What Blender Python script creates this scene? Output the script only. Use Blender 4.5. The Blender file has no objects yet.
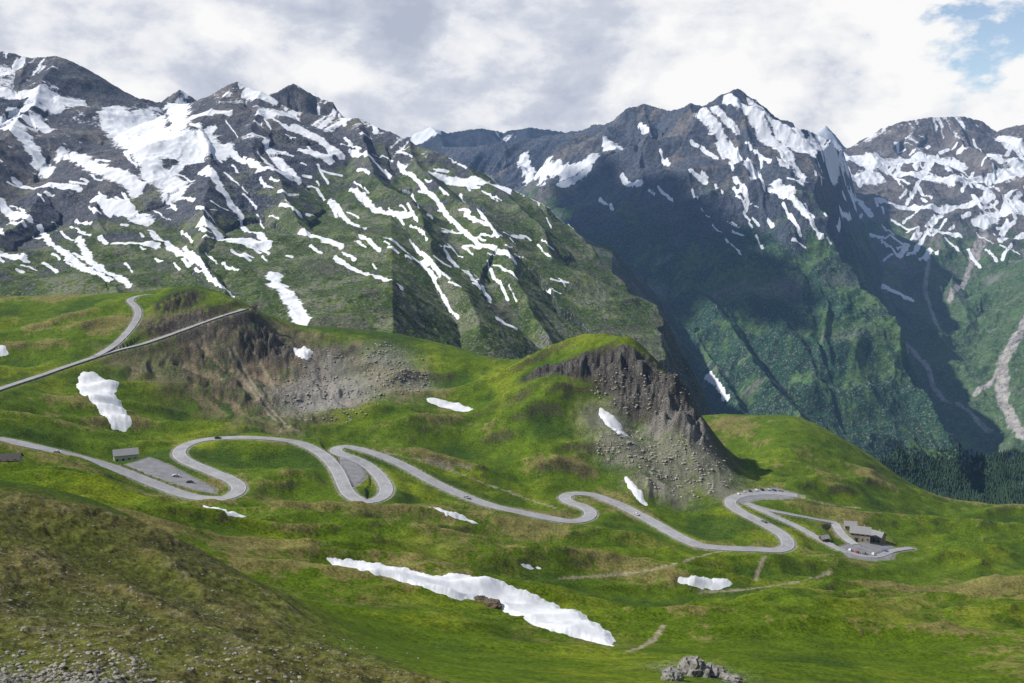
import bpy, bmesh, math, random
import numpy as np
from mathutils import Vector, Matrix
random.seed(5)
F=1000.0; P=math.radians(8.6); cp,sp=math.cos(P),math.sin(P)
col=bpy.context.scene.collection
def ray(px,py):
    a=(px-512)/F; b=(341.5-py)/F
    y=cp+b*sp
    return a/y,(-sp+b*cp)/y
# ---------------------------------------------------------------- noise
rng=np.random.RandomState(11)
PERM=rng.permutation(512); PERM=np.concatenate([PERM,PERM]).astype(np.int32)
ANG=rng.rand(1024)*2*np.pi; GX=np.cos(ANG).astype(np.float32); GY=np.sin(ANG).astype(np.float32)
def pn(x,y,seed=0):
    x=np.asarray(x,dtype=np.float32)+seed*17.37; y=np.asarray(y,dtype=np.float32)-seed*9.71
    fx=np.floor(x); fy=np.floor(y); xi=fx.astype(np.int32)&511; yi=fy.astype(np.int32)&511
    xf=x-fx; yf=y-fy; x1=(xi+1)&511; y1=(yi+1)&511
    u=xf*xf*xf*(xf*(xf*6-15)+10); v=yf*yf*yf*(yf*(yf*6-15)+10)
    px0=PERM[xi]; px1=PERM[x1]
    h=PERM[px0+yi]; n00=GX[h]*xf+GY[h]*yf
    h=PERM[px1+yi]; n10=GX[h]*(xf-1)+GY[h]*yf
    h=PERM[px0+y1]; n01=GX[h]*xf+GY[h]*(yf-1)
    h=PERM[px1+y1]; n11=GX[h]*(xf-1)+GY[h]*(yf-1)
    a=n00+u*(n10-n00); b=n01+u*(n11-n01)
    return (a+v*(b-a))*1.5
def fbm(x,y,wl,octv=4,seed=0,g=.5):
    s=0;a=1.0;k=1.0/wl
    for i in range(octv):
        s=s+a*pn(x*k,y*k,seed+i*3); a*=g; k*=2.03
    return s
def ridged(x,y,wl,octv=4,seed=0,g=.5):
    s=0;a=1.0;k=1.0/wl;w=1.0
    for i in range(octv):
        n=1-np.abs(pn(x*k,y*k,seed+i*5)); n=n*n*w; w=np.clip(n*1.6,0,1)
        s=s+a*n; a*=g; k*=2.1
    return s
def sst(x,a,b):
    t=np.clip((x-a)/(b-a),0,1); return t*t*(3-2*t)
def mix(a,b,t): return a+(b-a)*t[...,None]
def C3(r,g,b): return np.array([r,g,b],dtype=np.float32)
# ---------------------------------------------------------------- grid class
class Grid:
    def __init__(s,u0,u1,nu,y0,y1,ny):
        s.u=np.linspace(u0,u1,nu).astype(np.float32); s.ly=np.linspace(math.log(y0),math.log(y1),ny).astype(np.float32)
        s.yy=np.exp(s.ly); s.nu=nu; s.ny=ny
        s.U,s.Y=np.meshgrid(s.u,s.yy); s.X=s.U*s.Y
    def setz(s,Z): s.Z=Z.astype(np.float32); s.T=s.Z/s.Y
    def hit(s,px,py,T=None):
        T=s.T if T is None else T
        u,t=ray(px,py)
        c=(u-s.u[0])/(s.u[-1]-s.u[0])*(s.nu-1); c=min(max(c,0),s.nu-1.001); i=int(c); f=c-i
        colT=T[:,i]*(1-f)+T[:,i+1]*f
        w=np.nonzero(colT>=t)[0]
        if len(w)==0 or w[0]==0:
            r=float(np.argmax(colT)); 
        else:
            k=w[0]; r=k-1+(t-colT[k-1])/(colT[k]-colT[k-1])
        y=math.exp(s.ly[0]+(s.ly[-1]-s.ly[0])*r/(s.ny-1))
        return u*y,y,t*y if len(w) else float(colT[int(r)])*y
    def zat(s,x,y):
        u=x/y; c=(u-s.u[0])/(s.u[-1]-s.u[0])*(s.nu-1); r=(math.log(y)-s.ly[0])/(s.ly[-1]-s.ly[0])*(s.ny-1)
        c=min(max(c,0),s.nu-1.01); r=min(max(r,0),s.ny-1.01); i=int(c); j=int(r); f=c-i; g=r-j
        Z=s.Z
        return float((Z[j,i]*(1-f)+Z[j,i+1]*f)*(1-g)+(Z[j+1,i]*(1-f)+Z[j+1,i+1]*f)*g)
    def win(s,x,y,rad,rady=None):
        rady=rady or rad
        u0,u1=(x-rad)/y-abs(x)/y*rady/y,(x+rad)/y+abs(x)/y*rady/y
        k=(s.nu-1)/(s.u[-1]-s.u[0])
        a=int(max(0,(u0-s.u[0])*k)); b=int(min(s.nu,(u1-s.u[0])*k+2))
        kl=(s.ny-1)/(s.ly[-1]-s.ly[0])
        c=int(max(0,(math.log(max(y-rady,1))-s.ly[0])*kl)); d=int(min(s.ny,(math.log(y+rady)-s.ly[0])*kl+2))
        return slice(c,max(c,d)),slice(a,max(a,b))
    def depth_px(s,px,py):
        a=s.hit(px,py-2)[1]; b=s.hit(px,py+2)[1]; y=s.hit(px,py)[1]
        return min(max(abs(a-b)/4,y/F*.8),y/F*7)
    def blobs(s,lst,soft=.35):
        M=np.zeros_like(s.Z)
        for (px,py,rx,ry) in lst:
            x,y,z=s.hit(px,py); a=rx*y/F; b=ry*s.depth_px(px,py)
            w=s.win(x,y,a*2,b*2)
            d=np.sqrt(((s.X[w]-x)/a)**2+((s.Y[w]-y)/b)**2)
            M[w]=np.maximum(M[w],1-sst(d,1-soft,1+soft))
        return M
    def streaks(s,lst,k=1.0):
        M=np.zeros_like(s.Z)
        for (pts,r) in lst:
            r=r*k
            Pp=[]
            for (px,py) in pts:
                x,y,z=s.hit(px,py); Pp.append((x,y,r*y/F,r*s.depth_px(px,py)))
            if len(Pp)==1: Pp=Pp*2
            for A,B in zip(Pp[:-1],Pp[1:]):
                cx,cy=(A[0]+B[0])/2,(A[1]+B[1])/2
                ra=(A[2]+B[2])/2; rb=min((A[3]+B[3])/2,ra*4)
                w=s.win(cx,cy,abs(A[0]-B[0])/2+ra*2.5,abs(A[1]-B[1])/2+rb*2.5)
                ax,ay,bx,by=A[0]/ra,A[1]/rb,B[0]/ra,B[1]/rb
                X=s.X[w]/ra;Y=s.Y[w]/rb
                L=(bx-ax)**2+(by-ay)**2+1e-6
                t=np.clip(((X-ax)*(bx-ax)+(Y-ay)*(by-ay))/L,0,1)
                d=np.sqrt((X-ax-t*(bx-ax))**2+(Y-ay-t*(by-ay))**2)
                M[w]=np.maximum(M[w],np.clip(1-.5*d,0,1))
        return M
def mesh_from(name,V,Fq,mat,smooth=True):
    me=bpy.data.meshes.new(name); V=np.asarray(V,dtype=np.float32).reshape(-1,3); Fq=np.asarray(Fq,dtype=np.int32)
    me.vertices.add(len(V)); me.vertices.foreach_set('co',V.ravel())
    n=len(Fq); me.loops.add(n*4); me.polygons.add(n)
    me.loops.foreach_set('vertex_index',Fq.ravel()); me.polygons.foreach_set('loop_start',np.arange(n,dtype=np.int32)*4)
    me.polygons.foreach_set('loop_total',np.full(n,4,dtype=np.int32))
    me.polygons.foreach_set('use_smooth',np.full(n,smooth,dtype=bool))
    me.update(calc_edges=True); me.materials.append(mat)
    return me
def grid_obj(name,g,mat,colr,snow,stone,haze):
    r,c=np.meshgrid(np.arange(g.ny-1),np.arange(g.nu-1),indexing='ij'); i=(r*g.nu+c).ravel()
    Fq=np.stack([i,i+1,i+g.nu+1,i+g.nu],1)
    V=np.stack([g.X,g.Y,g.Z],-1)
    me=mesh_from(name,V,Fq,mat)
    a=me.attributes.new('Col','FLOAT_COLOR','POINT'); cc=np.ones((g.nu*g.ny,4),dtype=np.float32); cc[:,:3]=np.clip(colr.reshape(-1,3),0.004,.9)
    a.data.foreach_set('color',cc.ravel())
    for nm,arr in (('snow',snow),('stone',stone),('haze',haze)):
        a=me.attributes.new(nm,'FLOAT','POINT'); a.data.foreach_set('value',np.broadcast_to(arr,g.Z.shape).astype(np.float32).ravel())
    o=bpy.data.objects.new(name,me); col.objects.link(o); o['kind']='structure'
    return o
# ---------------------------------------------------------------- materials
def nd(nt,t,**k):
    n=nt.nodes.new(t)
    for a,b in k.items(): setattr(n,a,b)
    return n
def mth(nt,op,a,b=None,c=None,clamp=False):
    n=nt.nodes.new('ShaderNodeMath'); n.operation=op; n.use_clamp=clamp
    for i,v in enumerate((a,b,c)):
        if v is None: continue
        if isinstance(v,(int,float)): n.inputs[i].default_value=v
        else: nt.links.new(v,n.inputs[i])
    return n.outputs[0]
def maprange(nt,v,a,b,c=0,d=1,smooth=True):
    n=nt.nodes.new('ShaderNodeMapRange'); n.interpolation_type='SMOOTHSTEP' if smooth else 'LINEAR'
    nt.links.new(v,n.inputs[0])
    for i,k in enumerate((a,b,c,d)): n.inputs[i+1].default_value=k
    return n.outputs[0]
def noise(nt,vec,scale,detail=4,rough=.55,dist=0):
    n=nt.nodes.new('ShaderNodeTexNoise'); nt.links.new(vec,n.inputs['Vector']); n.inputs['Scale'].default_value=scale
    n.inputs['Detail'].default_value=detail; n.inputs['Roughness'].default_value=rough; n.inputs['Distortion'].default_value=dist
    return n.outputs['Fac']
def mixc(nt,f,a,b,mode='MIX'):
    n=nt.nodes.new('ShaderNodeMix'); n.data_type='RGBA'; n.blend_type=mode
    for i,v in ((0,f),(6,a),(7,b)):
        if isinstance(v,(int,float)): n.inputs[i].default_value=v
        elif isinstance(v,tuple): n.inputs[i].default_value=(*v,1)
        else: nt.links.new(v,n.inputs[i])
    return n.outputs[2]
HAZE_GLOW=(.21,.37,.67)  # blue airlight painted into the surfaces, there is no air volume
def terrain_mat(name,s,stonecol,contrast=.5,bumpk=.6,snowcol=(.80,.82,.86),rag=1.0):
    m=bpy.data.materials.new(name); m.use_nodes=True; nt=m.node_tree; nt.nodes.clear()
    out=nd(nt,'ShaderNodeOutputMaterial'); b=nd(nt,'ShaderNodeBsdfPrincipled'); b.inputs['Roughness'].default_value=.95
    b.inputs['Specular IOR Level'].default_value=.08
    geo=nd(nt,'ShaderNodeNewGeometry'); pos=geo.outputs['Position']
    at=lambda n:nd(nt,'ShaderNodeAttribute',attribute_name=n)
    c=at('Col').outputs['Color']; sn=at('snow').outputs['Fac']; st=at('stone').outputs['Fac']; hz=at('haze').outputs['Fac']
    n1=noise(nt,pos,1/s,5,.7); n2=noise(nt,pos,1/(s*6),2,.6); n3=noise(nt,pos,2.3/s,2,.7)
    v=mth(nt,'ADD',mth(nt,'MULTIPLY',n1,.75),mth(nt,'MULTIPLY',n2,.25))
    k=maprange(nt,v,.36,.64,1-contrast,1+contrast,False)
    vv=nd(nt,'ShaderNodeCombineColor'); 
    for i in range(3): nt.links.new(k,vv.inputs[i])
    base=mixc(nt,1.0,c,vv.outputs[0],'MULTIPLY')
    sm=maprange(nt,mth(nt,'ADD',n3,mth(nt,'MULTIPLY',st,.38)),.66,.72)
    sc=mixc(nt,n1,tuple(x*.55 for x in stonecol),tuple(x*1.3 for x in stonecol))
    base=mixc(nt,sm,base,sc)
    nb=mth(nt,'MULTIPLY',mth(nt,'SUBTRACT',mth(nt,'ADD',mth(nt,'MULTIPLY',n2,.4),mth(nt,'MULTIPLY',n1,.6)),.5),rag)
    sf=maprange(nt,mth(nt,'ADD',sn,nb),.44,.57)
    base=mixc(nt,sf,base,snowcol)
    nt.links.new(base,b.inputs['Base Color'])
    bp=nd(nt,'ShaderNodeBump'); bp.inputs['Distance'].default_value=s*bumpk
    nt.links.new(mth(nt,'SUBTRACT',1.0,mth(nt,'MULTIPLY',mth(nt,'GREATER_THAN',sn,.5),.8)),bp.inputs['Strength'])
    nt.links.new(n1,bp.inputs['Height']); nt.links.new(bp.outputs[0],b.inputs['Normal'])
    e=nd(nt,'ShaderNodeEmission'); e.inputs[0].default_value=(*HAZE_GLOW,1); e.inputs[1].default_value=.72  # terrain emits blue, stronger with distance, to imitate hazy air
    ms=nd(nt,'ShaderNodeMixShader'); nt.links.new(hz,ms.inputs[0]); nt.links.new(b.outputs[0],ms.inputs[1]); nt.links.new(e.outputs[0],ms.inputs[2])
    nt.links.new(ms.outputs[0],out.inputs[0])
    return m
def simple(name,c,s=.5,var=.25,rough=.8,metal=0,bump=0.0,spec=.3,haze=0):
    m=bpy.data.materials.new(name); m.use_nodes=True; nt=m.node_tree; b=nt.nodes['Principled BSDF']
    b.inputs['Roughness'].default_value=rough; b.inputs['Metallic'].default_value=metal; b.inputs['Specular IOR Level'].default_value=spec
    g=nd(nt,'ShaderNodeNewGeometry'); n=noise(nt,g.outputs['Position'],s,5,.65)
    nt.links.new(mixc(nt,maprange(nt,n,.3,.7,0,1,False),tuple(x*(1-var) for x in c),tuple(min(1,x*(1+var)) for x in c)),b.inputs['Base Color'])
    if bump:
        bp=nd(nt,'ShaderNodeBump'); bp.inputs['Distance'].default_value=bump; nt.links.new(n,bp.inputs['Height']); nt.links.new(bp.outputs[0],b.inputs['Normal'])
    if haze:
        b.inputs['Emission Color'].default_value=(*HAZE_GLOW,1); b.inputs['Emission Strength'].default_value=haze  # faint blue self-glow stands in for hazy air before far objects
    return m
# ================================================================= NEAR GROUND
CP=[(-200,900,40),(0,900,40),(512,900,48),(1024,900,62),(1224,900,70),
(-150,683,75),(0,683,80),(130,683,85),(260,683,95),(400,683,120),(550,683,160),(690,683,190),(800,683,230),(920,683,260),(1024,683,280),(1180,683,300),
(0,600,135),(120,620,130),(220,640,135),(320,660,145),(0,530,190),(100,550,200),(180,575,200),
(-150,450,260),(0,477,265),(60,487,265),(120,510,260),(180,540,255),(240,572,245),(300,603,230),
(-150,478,350),(0,500,350),(60,508,350),(120,528,340),(180,555,330),(240,583,310),
(-150,452,480),(0,468,470),(60,480,450),(120,498,430),(180,522,410),(240,553,380),(300,585,350),
(150,500,500),(220,515,480),(300,530,460),(300,500,550),(380,530,490),(380,570,400),(460,550,470),(460,585,400),(460,620,320),(420,650,240),(540,560,480),
(540,600,390),(610,640,310),(560,650,275),(650,600,420),(700,560,560),(700,620,350),(780,600,430),(780,650,300),(860,590,500),(860,640,340),(950,590,520),(950,640,350),(1024,580,560),(1024,630,380),(1180,600,480),
(0,438,560),(100,463,560),(205,499,540),(240,487,560),(180,455,620),(255,437,665),(335,470,620),(370,500,565),(345,452,660),(430,482,630),(520,513,600),(585,515,620),(570,497,665),(640,515,645),(700,545,590),(785,545,610),
(730,503,690),(800,497,730),(840,528,680),(875,552,640),(910,546,670),(1024,550,660),(1180,560,640),
(60,425,640),(0,415,620),(-150,410,600),(120,430,680),(200,425,720),(300,420,760),(400,440,710),(460,465,685),(520,480,690),(560,470,705),(620,490,690),(680,500,700),(740,485,745),
(0,388,700),(80,362,790),(140,345,840),(200,324,890),(243,309,920),(100,400,730),(180,380,800),(250,360,860),(300,390,830),(280,340,910),
(0,340,850),(0,298,980),(-150,290,1000),(60,320,900),(70,294,1000),(130,320,890),(140,292,990),(195,286,990),(225,294,970),(250,306,950),
(330,328,960),(400,334,980),(460,348,970),(520,358,930),(555,349,890),(590,345,865),(625,350,848),(655,362,832),(682,384,815),(702,412,808),(720,438,800),(742,465,800),
(350,380,860),(420,380,880),(480,400,840),(400,410,790),(470,440,750),(540,400,800),(540,440,740),(600,386,828),(640,408,805),(610,430,768),(655,438,778),(640,465,725),(690,460,755),(590,460,730),
(720,419,1000),(750,415,1030),(790,416,1030),(830,432,1010),(870,455,980),(910,485,930),(950,503,880),(1024,505,900),(1180,510,920),
(780,450,880),(760,475,800),(830,470,850),(850,495,775),(900,515,745),(960,530,720),(1024,525,765),(722,452,880),(742,464,880),(690,440,900),
(600,385,1000),(640,400,1000),(530,385,1040),(250,345,1100),(330,365,1120),(400,370,1140),(460,385,1140)]
for px in (-180,-60,60,160,220): CP+= [(px,332,1180),(px,420,1600)]
for px,a in ((330,430),(450,450),(600,480),(690,520),(790,560),(900,620),(1024,640),(1180,650)): CP.append((px,a,1600))
for px,a in ((790,470),(900,540),(1024,560),(1180,565)): CP.append((px,a,1180))
A=np.array([(ray(p,q)[0]*1.6,math.log(y),ray(p,q)[1]) for p,q,y in CP])
def phi(r2): return r2*np.log(r2+1e-12)*.5
n=len(A); D2=(A[:,None,0]-A[None,:,0])**2+(A[:,None,1]-A[None,:,1])**2
K=np.zeros((n+3,n+3)); K[:n,:n]=phi(D2)+np.eye(n)*2e-5; K[:n,n]=1; K[:n,n+1]=A[:,0]; K[:n,n+2]=A[:,1]; K[n:,:n]=K[:n,n:].T
wts=np.linalg.solve(K,np.concatenate([A[:,2],[0,0,0]]))
G=Grid(-.74,.74,1480,26,1600,1060)
T0=np.zeros((G.ny,G.nu),dtype=np.float32)
uu=(G.u*1.6).astype(np.float32)
for j in range(G.ny):
    d2=(uu[:,None]-A[None,:,0].astype(np.float32))**2+(G.ly[j]-A[None,:,1].astype(np.float32))**2
    T0[j]=(phi(d2)@wts[:n].astype(np.float32))+wts[n]+wts[n+1]*uu+wts[n+2]*G.ly[j]
X,Y=G.X,G.Y
G.setz(T0*Y)
T0s=G.T.copy()
cliff=G.blobs([(600,364,50,13),(630,368,28,18),(652,384,34,20),(676,403,24,18),(560,366,32,7),(696,424,16,14)],.6)
scree=G.blobs([(665,460,50,30),(700,462,46,34),(625,446,38,20),(720,488,28,14),(660,488,38,16),(610,420,30,16),(655,430,30,16)],.8)
brown=G.blobs([(215,345,66,34),(250,385,70,30),(300,392,45,24),(280,345,50,24),(200,326,50,18),(160,365,55,20),(340,400,26,14),(320,360,30,20),(280,420,40,14),(235,318,30,10)],.8)
cut=G.blobs([(215,316,40,10),(180,330,40,9),(240,322,30,14),(262,338,26,16),(185,297,18,8),(170,303,14,7)],.6)
stony=G.blobs([(385,360,34,20),(410,385,30,12),(325,398,42,18),(40,688,150,20),(700,672,50,12),(360,385,60,22)],.9)
fore=G.blobs([(60,600,230,100),(200,650,220,70),(0,530,160,60),(380,690,150,40),(100,560,150,60)],.4)
amp=np.clip(Y/520,.12,1)
Z=G.Z
gul=ridged(X+.45*Y+16*pn(X/30,Y/30,3),Y*.30-.1*X,24,5,31,.55)-.9
def catmull(pts,step=3.0):
    P_=[pts[0]]+list(pts)+[pts[-1]]; out=[]
    for i in range(1,len(P_)-2):
        p0,p1,p2,p3=[np.array(q,float) for q in P_[i-1:i+3]]
        m=max(2,int(np.linalg.norm(p2-p1)/step))
        for k in range(m):
            t=k/m; out.append(.5*((2*p1)+(p2-p0)*t+(2*p0-5*p1+4*p2-p3)*t*t+(3*p1-p0-3*p2+p3)*t**3))
    out.append(np.array(pts[-1],float)); return out
def world_line(pts,smooth=6,spacing=2.0,step=2.0,T=None):
    q=catmull(pts,step); W=np.array([G.hit(a,b,T0s if T is None else T) for a,b in q])
    def sm(W,k):
        for _ in range(k):
            V=W.copy(); V[1:-1]=(W[:-2]+2*W[1:-1]+W[2:])/4; W=V
        return W
    W=sm(W,smooth)
    L=np.concatenate([[0],np.cumsum(np.linalg.norm(np.diff(W[:,:2],axis=0),axis=1))])
    s=np.arange(0,L[-1],spacing); W=np.stack([np.interp(s,L,W[:,i]) for i in range(3)],1)
    W[:,2]=sm(W,40)[:,2]
    return W
ROADS={
'main_road':([(-60,430),(0,439),(30,445),(60,452),(100,463),(130,474),(160,486),(185,495),(205,499),(225,498),(238,492),(240,487),(232,480),(215,473),(198,466),(185,460),(178,454),(182,447),(198,441),(222,438),(255,437),(290,441),(310,447),(325,456),(335,467),(341,478),(346,490),(355,498),(370,501),(383,497),(387,489),(381,478),(370,467),(356,459),(342,454),(334,450),(340,446),(356,448),(380,455),(405,466),(430,480),(460,494),(490,505),(520,512),(550,518),(572,521),(587,519),(592,513),(584,507),(569,502),(563,497),(571,493),(590,494),(605,499),(620,505),(640,515),(660,526),(680,537),(700,545),(725,548),(755,549),(780,550),(789,546),(785,537),(772,528),(755,519),(738,510),(729,503),(733,497),(748,494),(775,493),(800,496)],8.3),
'upper_road':([(-80,420),(-40,404),(0,389),(40,376),(80,362),(115,351),(140,345),(170,335),(200,324),(225,315),(245,309)],7.6),
'ramp_road':([(96,356),(112,347),(126,334),(135,322),(139,312),(134,304),(128,301),(134,297),(150,294)],6.0),
'pass_road':([(745,503),(765,509),(790,514),(815,519),(835,524),(838,530),(846,538),(856,545)],5.6),
'service_road':([(752,506),(775,516),(800,528),(825,542),(848,552),(875,557),(892,551),(912,548)],4.8),
}
best=np.full(G.Z.shape,1e3,dtype=np.float32); rz=np.zeros_like(G.Z)
RL={}
for k,(pts,w) in ROADS.items():
    Wl=world_line(pts); RL[k]=(Wl,w)
    for x,y,z in Wl:
        wd=G.win(x,y,40)
        d=np.hypot(G.X[wd]-x,G.Y[wd]-y)-w/2
        m=d<best[wd]
        best[wd]=np.where(m,d,best[wd]); rz[wd]=np.where(m,z,rz[wd])
LOTS={'parking_lot':[(126,463),(150,458),(168,464),(192,476),(216,487),(214,492),(196,491),(172,483),(148,474)],
'hairpin_pull_out':[(340,456),(352,457),(362,466),(366,476),(360,482),(350,487),(346,482),(341,470)],
'pass_parking_lot':[(838,548),(850,543),(880,541),(896,548),(892,558),(872,560),(850,557)],
'viewpoint_lot':[(728,497),(748,489),(775,488),(798,493),(790,498),(760,499),(742,503)]}
def sdpoly(Xa,Ya,poly):
    d=np.full(Xa.shape,1e9); ins=np.zeros(Xa.shape,bool); m=len(poly)
    for i in range(m):
        ax,ay=poly[i][:2]; bx,by=poly[(i+1)%m][:2]
        t=np.clip(((Xa-ax)*(bx-ax)+(Ya-ay)*(by-ay))/((bx-ax)**2+(by-ay)**2+1e-9),0,1)
        d=np.minimum(d,np.hypot(Xa-ax-t*(bx-ax),Ya-ay-t*(by-ay)))
        c=((ay>Ya)!=(by>Ya))&(Xa<(bx-ax)*(Ya-ay)/(by-ay+1e-12)+ax); ins^=c
    return np.where(ins,d,-d)
def polywin(poly,mar=6):
    xs=[p[0] for p in poly]; ys=[p[1] for p in poly]
    return G.win((min(xs)+max(xs))/2,(min(ys)+max(ys))/2,(max(xs)-min(xs))/2+mar,(max(ys)-min(ys))/2+mar)
lotw={}
for k,pp in LOTS.items():
    q=[G.hit(a,b,T0s) for a,b in pp]; lotw[k]=q
    A_=np.array(q); M=np.c_[A_[:,:2],np.ones(len(A_))]; co=np.linalg.lstsq(M,A_[:,2],rcond=None)[0]
    wd=polywin(q,20); sd=sdpoly(G.X[wd],G.Y[wd],q); pl=co[0]*G.X[wd]+co[1]*G.Y[wd]+co[2]-.1
    d=-sd; m=(d<best[wd])&(best[wd]>1)
    best[wd]=np.where(m,d,best[wd]); rz[wd]=np.where(m,pl,rz[wd])
away=sst(best,4,34)
mid=np.clip((Y-230)/200,0,1)*(1-sst(Y,860,980))
Z0=Z.copy()
Z=Z+amp*(1.2*fbm(X,Y,55,3,4)+.5*fbm(X,Y,14,4,8))
fw=X*.8+Y*.25; fv=Y*.8-X*.25
fold=ridged(fw*.36,fv,64,4,121,.5)-1.0
Z=Z+mid*(away*.8+.2)*(1-cliff)*(1-.6*scree)*(1-.6*brown)*(9.5*fold+1.0*fbm(X,Y,34,3,21))
Z=Z+cliff*(5.0*(ridged(X+Y*.3,Y*.8,18,3,41)-1.0)+5.5*pn(X/14+Y/26,Z0/7.5+X/40,43)+3.6*pn(X/6+Z0/9,Z0/3.4+Y/9,44)+3.0*fbm(X,Y,6,3,46,.65))
Z=Z+(brown*2.4*gul+scree*1.4*gul)*(away*.9+.1)+(brown*1.0+cut*2.4)*fbm(X,Y,8,4,48,.65)*(away*.7+.3)
ff=ridged(X*.9+Y*.5,(Y-X*.4)*.45,30,5,131,.55)-1.0
Z=Z+fore*(1.6*ff*np.clip(Y/160,.3,1)+.5*fbm(X,Y*.7,12,4,51)+.24*fbm(X,Y,2.2,4,55,.6))
Z=Z+stony*.8*fbm(X,Y,6,4,61)
G.setz(Z)
wroad=1-sst(best,2.0,13.0)
G.setz(G.Z*(1-wroad)+(rz-.3)*wroad)
gy,gx=np.gradient(G.Z); 
dxx=np.gradient(G.X,axis=1); dyy=np.gradient(G.Y,axis=0)
slope=np.hypot(gx/dxx,(gy-gx/dxx*np.gradient(G.X,axis=0))/dyy)
n1=fbm(X,Y,110,4,71); n2=fbm(X,Y*.6,34,6,75,.55); n3=fbm(X,Y,5,4,79,.65)
c=np.zeros(G.Z.shape+(3,),dtype=np.float32)+C3(.076,.124,.006)
c=mix(c,C3(.150,.190,.010),sst(n2*.5+.8*n1+.3*n3,0,.8)*.85)
c=mix(c,C3(.034,.070,.008),sst(-n2*.5+.6*n1-.8*fold,.12,.8)*.8)
tan=sst(n2*.6-n1*.9+.4*n3+.9*fold,.42,.80)
c=mix(c,C3(.21,.17,.065),tan*.7*sst(Y,220,350))
c=mix(c,C3(.104,.088,.030),fore*(.65+.35*sst(n2+.5*n3,-.3,.4))*.9)
c=mix(c,C3(.060,.072,.014),fore*sst(n3*.7+n2*.5-ff*.8,.1,.7)*.8)
c=mix(c,C3(.17,.145,.085),fore*sst(-n3*.8-n2*.3+ff*.5,.30,.75)*.55)
bm_=sst(n2*.6+.6*n3+brown*1.2,.25,.95)
c=mix(c,C3(.082,.059,.038),bm_*np.clip(brown*1.8,0,1)*.94)
c=mix(c,C3(.28,.21,.125),brown*sst(-gul+.4*n3,.12,.45)*.85)
c=mix(c,C3(.068,.095,.014),brown*sst(n1+n2*.9+.4*n3,.10,.5)*.8)
c=mix(c,C3(.036,.030,.025),np.clip(cut*1.5,0,1)*sst(n3+slope*.6,-.4,.3)*.95)
c=mix(c,C3(.24,.21,.155),scree*sst(n2*.6+n3+scree*.8,.15,.8)*.88)
c=mix(c,C3(.080,.105,.025),scree*sst(n1*.5+n2+.4*n3,.0,.45)*.7)
c=mix(c,C3(.046,.042,.038),np.clip(cliff*2.4,0,1)*sst(slope+n3*.4+cliff*.6,.15,.5))
c=mix(c,C3(.15,.14,.12),cliff*sst(n3+n2*.3,.2,.55)*.5)
c=mix(c,C3(.07,.10,.02),cliff*(1-sst(slope,.15,.5))*sst(n2+n3,-.3,.3)*.75)
c=mix(c,C3(.085,.070,.045),sst(slope,.66,1.0)*.6*(1-cliff))
ol=G.blobs([(640,540,40,8),(200,540,80,14),(640,575,70,8),(420,560,60,8),(250,495,50,8),(560,640,80,14),(350,600,60,20),(480,545,60,10),(300,475,30,6),(430,520,70,8),(880,600,90,16)],.8)
c=mix(c,C3(.18,.145,.055),ol*.5*sst(n3+n2,-.4,.4))
c=mix(c,C3(.25,.235,.20),(1-sst(best,1.0,2.4))*.8)
stone=np.clip(stony*.56+scree*.46+cliff*.22+brown*.26+fore*.12*sst(n2,-.3,.5)+.05*sst(n2,.3,.8),0,1)*sst(best,0,3)
PATHS=[[(385,452),(420,461),(455,472),(490,485),(525,498),(556,508)],[(418,459),(440,462),(470,468)],[(560,578),(600,576),(640,572),(672,565),(700,556),(722,551)],
[(700,592),(740,590),(790,583),(815,577),(832,571)],[(628,652),(645,645),(658,634),(664,625)],[(765,556),(760,566),(755,580)],[(800,497),(830,505),(860,508)],[(228,348),(238,370),(255,395),(275,420),(300,431)],[(234,348),(246,372),(264,400),(285,424)],[(245,340),(262,366),(280,396)]]
for pts in PATHS:
    for x,y,z in world_line(pts,4,1.5,T=G.T):
        wd=G.win(x,y,5); d=np.hypot(G.X[wd]-x,G.Y[wd]-y)+.5*n3[wd]
        k=(1-sst(d,.6,1.7))*.75; c[wd]=mix(c[wd],C3(.29,.25,.17),k)
M_near=terrain_mat('alpine_turf',1.3,(.28,.265,.24),.62,.34)
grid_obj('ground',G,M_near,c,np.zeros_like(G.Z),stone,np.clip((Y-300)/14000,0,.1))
def strip(Wl,w,off=0,dz=0.0,skirt=.5):
    d=np.gradient(Wl[:,:2],axis=0); d/=np.linalg.norm(d,axis=1)[:,None]+1e-9; nx=np.stack([-d[:,1],d[:,0]],1)
    prof=[(-w/2,-skirt),(-w/2,0),(0,.06),(w/2,0),(w/2,-skirt)] if skirt else [(-w/2,0),(w/2,0)]
    V=[];m=len(prof)
    for i in range(len(Wl)):
        for o,h in prof: V.append((Wl[i,0]+nx[i,0]*(off-o),Wl[i,1]+nx[i,1]*(off-o),Wl[i,2]+dz+h))
    Fq=[(i*m+j,i*m+j+1,(i+1)*m+j+1,(i+1)*m+j) for i in range(len(Wl)-1) for j in range(m-1)]
    return V,Fq
asph=simple('worn_asphalt',(.30,.30,.31),.12,.22,.9,bump=.01)
paint=simple('road_paint',(.60,.60,.58),.8,.15,.7)
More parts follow.
